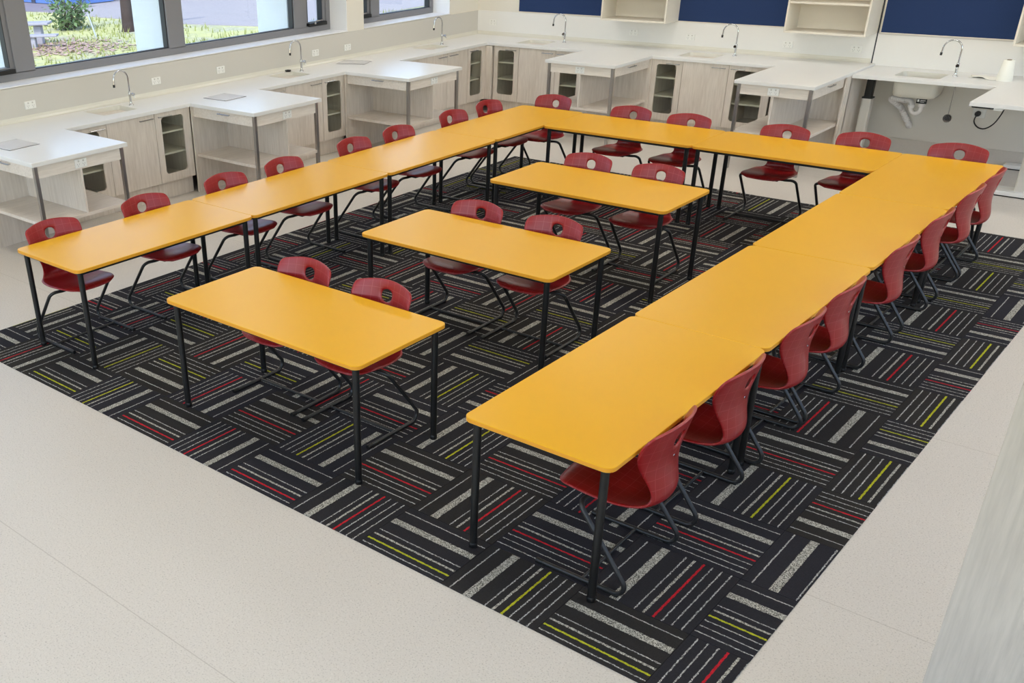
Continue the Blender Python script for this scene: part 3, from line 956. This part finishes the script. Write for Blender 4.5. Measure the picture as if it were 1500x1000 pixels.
# ------------------------------------------------------------------ taps
def tap(loc, rot, label, h=.255, rad=.085):
    """spout toward local -x"""
    root = thing('gooseneck_tap', label, 'tap', loc, rot, 'chrome gooseneck taps')
    MB().lathe([(.024, 0), (.024, .006), (.016, .010), (.012, .03), (.012, .085), (.015, .09), (.015, .125), (.010, .13)], 16).build('body', 'chrome', root)
    pts = [(0, 0, .12), (0, 0, h)]
    for k2 in range(1, 13):
        a = PI * k2 / 12 * 1.02
        pts.append((-rad + rad * math.cos(a), 0, h + rad * math.sin(a)))
    pts.append((-2 * rad - .004, 0, h - .05))
    sp = MB().tube(pts, .008, 12).build('spout', 'chrome', root)
    MB().tube([(-2 * rad - .003, 0, h - .035), (-2 * rad - .0045, 0, h - .062)], .0115, 12).build('aerator', 'black_plastic', sp)
    MB().tube([(0, -.012, .107), (.004, -.048, .108)], .0085, 10).build('valve', 'chrome', root)
    MB().tube([(.004, -.044, .108), (.005, -.060, .108)], .0165, 12).tube([(.005, -.054, .098), (.010, -.066, .074)], .005, 6).build('lever', 'chrome', root)
    return root
tap((-2.665, 2.955, ZT), L90, 'chrome gooseneck tap on the window wall nearest the camera')
tap((-2.69, 5.415, ZT), L90, 'chrome gooseneck tap on the window wall in the middle, beside a black plug')
tap((-2.645, 8.01, ZT), L90, 'chrome gooseneck tap on the window wall farthest back')
tap((-1.345, 8.94, ZT), 0, 'chrome gooseneck tap on the back wall nearest the room corner').rotation_euler[2] = .1
tap((.965, 8.91, ZT), 0, 'chrome gooseneck tap in the middle of the back wall').rotation_euler[2] = .1
tap((3.315, 8.83, .88), 0, 'tall chrome gooseneck tap at the accessible sink on the right').rotation_euler[2] = .1

# grey mats on the bays, plug
def mat_board(x, y, a, wx_, wy_, label):
    o = MB().rbox(-wx_ / 2, wx_ / 2, -wy_ / 2, wy_ / 2, 0, .006, .0015).build('bench_mat', 'mat_grey')
    o.location = (x, y, ZT + .0005); o.rotation_euler = (0, 0, a)
    tag(o, label, 'mat', 'grey mats on the worktop')
    r = MB().ring((-wx_ / 2 - .004, wx_ / 2 + .004, -wy_ / 2 - .004, wy_ / 2 + .004), rrect(-wx_ / 2, wx_ / 2, -wy_ / 2, wy_ / 2, .002, 2), 0, .004).build('rim', 'mat_rim', o)
mat_board(-2.02, 1.235, .05, .34, .29, 'grey square mat on the nearest window-side worktop bay')
mat_board(-2.17, 3.775, .05, .32, .29, 'grey square mat on the middle window-side worktop bay')
mat_board(-2.60, 6.225, .38, .36, .26, 'grey rectangular mat at the wall behind the farthest window-side bay')
o = MB().lathe([(.0, 0), (.030, 0), (.036, .012), (.036, .018), (.030, .016), (.010, .010), (.008, .022), (.0, .024)], 18, (0, 0, 0), False).build('sink_plug', 'black_plastic')
o.location = (-2.80, 5.30, ZT + .0005); tag(o, 'small black rubber plug on the worktop behind the middle window-side sink', 'plug')

# ------------------------------------------------------------------ pinboards and wall shelves
def pinboard(x0, x1, z0, z1, label):
    root = thing('pinboard', label, 'pinboard', (x0, YB - .001, z0), 0, 'navy pinboards on the back wall')
    w_, h_ = x1 - x0, z1 - z0
    MB().box(.008, w_ - .008, -.012, 0, .008, h_ - .008).build('felt_panel', 'navy_felt', root)
    f = MB()
    f.box(0, w_, -.015, 0, 0, .008).box(0, w_, -.015, 0, h_ - .008, h_).box(0, .008, -.015, 0, .008, h_ - .008).box(w_ - .008, w_, -.015, 0, .008, h_ - .008)
    f.build('edge_trim', 'ply_cream', root)
pinboard(-2.215, -.80, 1.212, 2.4, 'navy blue pinboard on the back wall nearest the room corner')
pinboard(.085, 1.50, 1.208, 2.4, 'navy blue pinboard between the two open wall shelves')
pinboard(2.425, 3.735, 1.208, 2.4, 'navy blue pinboard above the accessible sink on the right')
def wall_shelf(x0, x1, z0, z1, label, mids):
    root = thing('wall_shelf', label, 'shelf', (x0, YB - .001, z0), 0, 'open wall shelves on the back wall')
    w_, h_, d, t = x1 - x0, z1 - z0, .35, .018
    MB().rbox(0, t, -d, 0, 0, h_, .001).build('side', 'ply_cream', root)
    MB().rbox(w_ - t, w_, -d, 0, 0, h_, .001).build('side', 'ply_cream', root)
    MB().rbox(t, w_ - t, -d, 0, 0, t, .001).build('bottom', 'ply_cream', root)
    MB().rbox(t, w_ - t, -d, 0, h_ - t, h_, .001).build('top', 'ply_cream', root)
    MB().box(t, w_ - t, -.012, 0, t, h_ - t).build('back', 'ply_cream', root)
    for z in mids: MB().rbox(t, w_ - t, -d + .01, -.012, z - z0 - t, z - z0, .001).build('shelf', 'ply_cream', root)
wall_shelf(-.765, .105, 1.214, 2.4, 'open cream wall shelf unit left, above the left back bay', (1.52, 1.82, 2.12))
wall_shelf(1.52, 2.385, 1.198, 2.4, 'open cream wall shelf unit right, beside the black wall joint', (1.515, 1.82, 2.12))
wall_shelf(3.75, 4.62, 1.198, 2.4, 'open cream wall shelf unit cut off by the right picture edge', (1.515, 1.82, 2.12))

# ------------------------------------------------------------------ accessible sink bench
AZ = .88
root = thing('accessible_bench', 'white wheelchair-accessible sink bench on telescopic columns at the right of the back wall', 'bench', (2.46, 8.5, 0))
off = Vector(root.location)
def loc_(mb): mb.v = [(v[0] - off.x, v[1] - off.y, v[2] - off.z) for v in mb.v]; return mb
asink = (2.80, 3.24, 8.58, 8.93)
def ins2(x, y):
    ok = (2.45 < x < 5.2 and 8.44 < y < YB) or (3.785 < x < 5.2 and 7.50 < y < YB)
    a, b, c, d = asink
    return ok and not (a < x < b and c < y < d)
bm = grid_slab(ins2, [2.45, 3.785, 5.2, asink[0], asink[1]], [7.50, 8.44, YB - .013, asink[2], asink[3]], AZ - .036, AZ)
bmesh.ops.translate(bm, verts=bm.verts, vec=-off)
top = bm_obj(bm, 'bench_top', 'solid_white', root)
bw = bowl('sink', asink[0] - off.x, asink[1] - off.x, asink[2] - off.y, asink[3] - off.y, AZ, .20, top)
def column(x, y):
    c = loc_(MB().prism(rrect(x - .05, x + .05, y - .05, y + .05, .02, 4), 0.0, .60)).build('column_sleeve', 'column_cream', root)
    loc_(MB().prism(rrect(x - .038, x + .038, y - .038, y + .038, .012, 4), .56, AZ - .037)).build('column_inner', 'black_steel', root)
    loc_(MB().prism(rrect(x - .055, x + .055, y - .055, y + .055, .02, 4), .60, .612)).build('column_collar', 'black_plastic', root)
column(2.545, 8.80); column(4.30, 7.97)
loc_(MB().rbox(2.47, 2.62, 8.50, 9.10, 0, .03, .004)).build('foot_rail', 'column_cream', root)
loc_(MB().rbox(4.06, 5.1, 7.86, 8.08, .012, .05, .004)).build('foot_rail', 'white_plastic', root)
loc_(MB().rbox(3.93, 5.1, 8.98, 9.10, .012, .05, .004)).build('foot_rail', 'white_plastic', root)
loc_(MB().box(4.08, 5.1, 7.872, 8.07, 0, .013).box(3.95, 5.1, 8.99, 9.09, 0, .013)).build('foot_pad', 'black_plastic', root)
loc_(MB().rbox(3.98, 4.05, 7.53, 8.3, AZ - .062, AZ - .037, .004)).build('under_frame', 'white_plastic', root)
loc_(MB().tube(fillet([(3.80, 7.56, AZ - .044), (3.80, 7.56, AZ - .052), (4.05, 7.56, AZ - .052)], .004, 3), .007, 8)).build('control_lever', 'black_plastic', root)

# waste pipe under the accessible sink
wp = thing('waste_pipe', 'white plastic trap and ribbed waste hose under the accessible sink', 'pipe', (3.07, 8.80, 0))
off = Vector(wp.location)
bx_, by_ = 3.09, 8.76
tr = fillet([(bx_, by_, AZ - .215), (bx_, by_, .50), (bx_ - .10, by_ + .02, .50), (bx_ - .10, by_ + .02, .615), (bx_ - .20, by_ + .06, .612)], [.05, .05, .03], 7)
loc_(MB().tube(tr, .023, 14)).build('trap', 'pvc_white', wp)
nt_ = MB()
for p in ((bx_, by_, .585), (bx_ - .10, by_ + .02, .565)):
    nt_.lathe([(.032, -.016), (.034, -.012), (.034, .012), (.032, .016)], 14, p)
loc_(nt_).build('trap_nut', 'pvc_white', wp)
nt_ = MB().tube([(bx_ - .17, by_ + .048, .612), (bx_ - .20, by_ + .06, .612)], .033, 14)
loc_(nt_).build('trap_nut', 'pvc_white', wp)
hp = fillet([(bx_ - .19, by_ + .056, .612), (bx_ - .37, by_ + .14, .605), (bx_ - .26, by_ + .26, .50), (bx_ - .17, by_ + .34, .32), (bx_ - .165, YB - .001, .29)], [.055, .08, .06, .03], 14)
# resample for ribs
seg = []
for a, b in zip(hp, hp[1:]):
    n = max(1, int((b - a).length / .006))
    for q in range(n): seg.append(a.lerp(b, q / n))
seg.append(hp[-1])
loc_(MB().tube(seg, [.029 + .004 * (1 if (q // 2) % 2 else -1) for q in range(len(seg))], 12)).build('ribbed_hose', 'pvc_white', wp)
loc_(MB().rbox(bx_ - .05, bx_ + .05, by_ - .038, by_ - .026, .605, .660, .002)).build('tag', 'black_plastic', wp)
t2 = MB()
t2.box(bx_ - .040, bx_ - .022, by_ - .0385, by_ - .0381, .622, .645).box(bx_ - .012, bx_ + .038, by_ - .0385, by_ - .0381, .634, .640).box(bx_ - .012, bx_ + .026, by_ - .0385, by_ - .0381, .620, .625)
loc_(t2).build('tag_print', 'white_plastic', wp)

# hanging chrome plug on a thin rod under the bench
hg = thing('hanging_plug', 'round chrome plug hanging on a thin rod under the accessible bench', 'plug', (3.345, 8.82, .47))
MB().tube([(0, 0, .372), (0, 0, .04)], .006, 8).build('rod', 'brushed_steel', hg)
MB().prism([(.043 * math.cos(2 * PI * q / 18), .043 * math.sin(2 * PI * q / 18)) for q in range(18)], -.007, .007, 'y', b=.003).build('disc', 'chrome', hg)
MB().ring((-.018, .018, -.018, .018), rrect(-.012, .012, -.012, .012, .006, 3), -.010, -.006, 'y').box(-.028, .028, -.009, -.006, -.003, .003).build('spokes', 'black_plastic', hg)

# socket, plug and cable under the bench
pp = thing('power_point', 'single square white socket low on the wall under the accessible bench', 'socket', (3.555, YB - .0005, .49), 0)
MB().rbox(-.06, .06, -.010, 0, -.045, .045, .003).build('plate', 'white_plastic', pp)
cb = thing('power_cable', 'black power plug with looping cable running up under the accessible bench', 'cable', (3.55, YB - .012, .49), 0)
MB().prism([(.027 * math.cos(2 * PI * q / 18), .027 * math.sin(2 * PI * q / 18)) for q in range(18)], -.040, 0, 'y', b=.005).build('plug_head', 'black_plastic', cb)
cpts = spline([(0, -.036, -.005), (-.012, -.05, -.05), (.0, -.06, -.09), (.05, -.08, -.125), (.12, -.12, -.12), (.20, -.20, -.05), (.26, -.30, .06), (.30, -.40, .17), (.33, -.46, .300), (.34, -.50, .345)], 40)
MB().tube(cpts, .0065, 8).build('cord', 'black_plastic', cb)

# paper roll and cloth on the bench
pr = thing('paper_roll', 'white tapered paper roll standing on the accessible bench', 'paper roll', (3.76, 8.80, AZ), 0)
MB().lathe([(.072, 0), (.074, .004), (.050, .188), (.047, .192), (.020, .192)], 26, (0, 0, 0), True).build('paper', 'paper_white', pr)
MB().lathe([(.021, .19), (.021, .196), (.017, .196), (.017, .16)], 16, (0, 0, 0), False).build('core', 'cardboard', pr)
bm = bmesh.new()
nx, ny = 22, 12
vv = [[None] * (ny + 1) for _ in range(nx + 1)]
for i in range(nx + 1):
    for j in range(ny + 1):
        u, v = i / nx, j / ny
        x = -.13 + .26 * u + .02 * math.sin(v * 5); y = -.07 + .14 * v + .02 * math.sin(u * 4 + 1)
        z = .004 + .035 * max(0, math.sin(u * 5.3 - .6)) * (u ** 1.2) * (.55 + .45 * math.sin(v * 7 + u * 3)) + .010 * math.sin(v * 9 + u * 6) * u
        vv[i][j] = bm.verts.new((x, y, max(.002, z)))
for i in range(nx):
    for j in range(ny): bm.faces.new((vv[i][j], vv[i + 1][j], vv[i + 1][j + 1], vv[i][j + 1])).smooth = True
o = bm_obj(bm, 'crumpled_cloth', 'paper_white')
so = o.modifiers.new('t', 'SOLIDIFY'); so.thickness = .003; so.offset = 1
o.location = (3.57, 8.86, AZ + .0005); o.rotation_euler = (0, 0, -.12)
tag(o, 'crumpled white cloth lying beside the paper roll on the accessible bench', 'cloth')

# ------------------------------------------------------------------ tall cupboard close to the camera (right picture edge)
tc = thing('tall_cupboard', 'pale wood-grain tall cupboard close to the camera at the lower right edge', 'cupboard', (5.715, -.50, 0), 0)
MB().rbox(0, .92, .02, .60, .08, 2.35, .002).build('body', 'near_timber', tc)
MB().rbox(0, .92, 0, .019, .08, 2.35, .0015).build('end_board', 'near_timber', tc)
MB().box(.02, .90, .05, .56, 0, .08).build('plinth', 'black_plastic', tc)
MB().box(.0, .92, .02, .60, 2.351, 2.37).build('top_board', 'near_timber', tc)

# ------------------------------------------------------------------ ceiling lights
lp = thing('ceiling_light', 'flat rectangular led panel set in the white ceiling', 'light', (0, 0, ZC), 0, 'led panels in the ceiling')
MB().ring((-.62, .62, -.32, .32), rrect(-.59, .59, -.29, .29, .004, 2), -.014, -.0005).build('frame', 'white_plastic', lp)
MB().box(-.589, .589, -.289, .289, -.010, -.004).build('diffuser', 'led_diffuser', lp)
first = True
for x in (-1.9, .8, 3.4, 6.1):
    for y in (-2.6, .6, 3.6, 6.2, 8.1):
        o = lp if first else copy_tree(lp); first = False
        o.location = (x, y, ZC)

# ------------------------------------------------------------------ outdoors
G = -1.6
def outd(x, y): return (5.9955 + 1.48 * (x - 5.9955), -3.1355 + 1.48 * (y + 3.1355))
structure(MB().box(-70, 60, -60, 70, G - .2, G).build('lawn', 'grass_ground'))
gp = MB().prism([(-60, 23.2), (-33, 22.7), (-26.8, 22.9), (-23.4, 23.8), (-22.0, 28), (-22.6, 34), (-20, 60), (-60, 60)], G, G + .02).build('gravel_yard', 'gravel'); structure(gp)
ap = MB().prism([(-60, 20.5), (-40, 21.9), (-35.6, 23.2), (-36.5, 25.5), (-60, 25.5)], G, G + .03).build('asphalt_path', 'asphalt'); structure(ap)
structure(MB().box(XL - .44, XL - .401, YF, YB + .2, G, SILL - .02).build('wall_outside', 'fin_white'))
# white fins outside the window posts
for y0, y1, x0, lab in ((2.09, 2.24, -3.6, 'white projecting fin outside the window post nearest the camera'), (3.955, 4.11, -3.84, 'white projecting fin outside the middle window post'), (5.86, 6.0, -3.88, 'white projecting fin outside the third window post')):
    o = MB().rbox(x0, XL - .442, y0, y1, G, ZC - .01, .004).build('window_fin', 'fin_white')
    tag(o, lab, 'fin', 'white fins outside the windows')
# picnic table
pt = thing('picnic_table', 'grey concrete picnic table with bench on the lawn outside', 'table', (-26.85, 16.45, G), math.radians(45))
MB().rbox(-1.5, .50, -.36, .36, .64, .72, .02).build('table_top', 'concrete', pt)
MB().rbox(-.05, .2, -.18, .18, 0, .64, .02).build('pedestal', 'concrete', pt)
MB().rbox(-1.4, .95, -1.25, -.85, .36, .43, .02).build('bench_seat', 'concrete', pt)
MB().rbox(.0, .2, -1.18, -.92, 0, .36, .02).build('bench_pedestal', 'concrete', pt)
# tree trunk
tx, ty = outd(-16.29, 12.76)
tk = MB().tube([(0, 0, -.1), (.0, 0, .15), (-.05, .05, 1.2), (-.25, -.1, 2.6), (-.7, -.5, 4.2), (-1.2, -.8, 6)], [.30, .23, .20, .19, .18, .15], 14)
tk.tube([(-.2, -.08, 2.3), (.5, .3, 4.0), (1.2, .6, 5.6)], [.18, .15, .1], 10)
o = tk.build('tree_trunk', 'bark'); o.location = (tx, ty, G)
tag(o, 'dark leaning tree trunk on the lawn beside the window fin', 'tree')
# stake
sx, sy = outd(-16.13, 11.66)
o = MB().tube([(0, 0, 0), (-.2, -.07, .72)], .03, 8).lathe([(.035, 0), (.04, .02), (.0, .04)], 8, (-.2, -.07, .72)).build('garden_stake', 'steel_post'); o.location = (sx, sy, G)
tag(o, 'thin leaning pale stake in the grass outside', 'stake')
# shrub
bx0, by0 = outd(-18.09, 12.12)
sb = thing('shrub', 'small leafy green shrub on the lawn beside the picnic table', 'shrub', (bx0, by0, G), 0)
st = MB()
rng = random.Random(3)
fo = MB()
for q in range(9):
    a = rng.uniform(0, 2 * PI); rr = rng.uniform(.3, 1.15); hgt = rng.uniform(.5, 1.35)
    tip = Vector((rr * math.cos(a), rr * math.sin(a), hgt))
    st.tube([(0, 0, 0), tip * .5 + Vector((0, 0, .2)), tip], [.03, .02, .008], 6)
    for _ in range(90):
        p = tip * rng.uniform(.2, 1.05) + Vector((rng.gauss(0, .2), rng.gauss(0, .2), rng.gauss(0, .16)))
        e = Euler((rng.uniform(-.9, .9), rng.uniform(-.9, .9), rng.uniform(0, 6.3))).to_matrix()
        s_ = rng.uniform(.06, .13)
        fo.add([p + e @ Vector(v) * s_ for v in ((-1, 0, 0), (0, -.5, .1), (1, 0, 0), (0, .5, .1))], [(0, 1, 2, 3)])
st.build('stems', 'bark', sb)
f_ = fo.build('foliage', 'leaf_green', sb); f_['kind'] = 'stuff'
# blue shipping container building
cn = thing('site_container', 'blue corrugated site container at the far side of the yard', 'container', (-37.6, 24.9, G), 0)
cr = MB()
cr.box(-9, 0, 0, 2.4, .06, 2.8)
for q in range(34):
    cr.box(-8.9 + q * .26, -8.77 + q * .26, -.03, 0, .4, 2.7)
for q in range(8):
    cr.box(0, .03, .12 + q * .28, .27 + q * .28, .4, 2.7)
cr.build('shell', 'container_blue', cn)
MB().box(-8.9, -.05, .05, 2.3, .0, .06).build('base', 'container_dark', cn)
for q in (-6.2, -3.4, -.8): MB().box(q, q + .35, -.02, .1, .0, .26).build('support_block', 'container_dark', cn)
cn2 = thing('site_container', 'second blue site container with dark windows behind the tree', 'container', (-37.4, 28.2, G), 0)
MB().box(-2.4, 0, 0, 9, .2, 2.8).build('shell', 'container_blue', cn2)
for q in range(5): MB().box(0, .03, .6 + q * 1.6, 1.5 + q * 1.6, 1.0, 2.0).build('window', 'container_dark', cn2)
MB().box(-2.3, -.05, .05, 8.9, .0, .2).build('base', 'container_dark', cn2)
# grass blades and fallen leaves
gb = MB(); rng = random.Random(11)
for _ in range(9000):
    x = rng.uniform(-36, -16); y = rng.uniform(9, 30)
    if y > 22.5 and x < -22.6: continue
    if rng.random() < .25 + .5 * (math.sin(x * .7) * math.cos(y * .9) > .2): continue
    if math.hypot(x - tx, y - ty) < .5 or math.hypot(x - bx0, y - by0) < .5 or math.hypot(x - sx, y - sy) < .15: continue
    hgt = rng.uniform(.05, .22); a = rng.uniform(0, PI); w_ = .03
    dx, dy = math.cos(a) * w_, math.sin(a) * w_
    lx, ly = rng.gauss(0, .05), rng.gauss(0, .05)
    gb.add([(x - dx, y - dy, G), (x + dx, y + dy, G), (x + lx, y + ly, G + hgt)], [(0, 1, 2)])
o = gb.build('grass_blades', 'grass_blade'); tag(o, 'sunlit tufts of long grass on the lawn outside', 'grass', kind='stuff')
lf = MB()
for _ in range(900):
    x, y = rng.gauss(-25.3, 1.3), rng.gauss(16.4, .9)
    a = rng.uniform(0, PI); s_ = rng.uniform(.05, .11)
    lf.add([(x + s_ * math.cos(a + q * PI / 2), y + s_ * math.sin(a + q * PI / 2), G + .02 + .03 * rng.random()) for q in range(4)], [(0, 1, 2, 3)])
o = lf.build('fallen_leaves', 'dry_leaf'); tag(o, 'brown fallen leaves scattered around the picnic bench', 'leaves', kind='stuff')
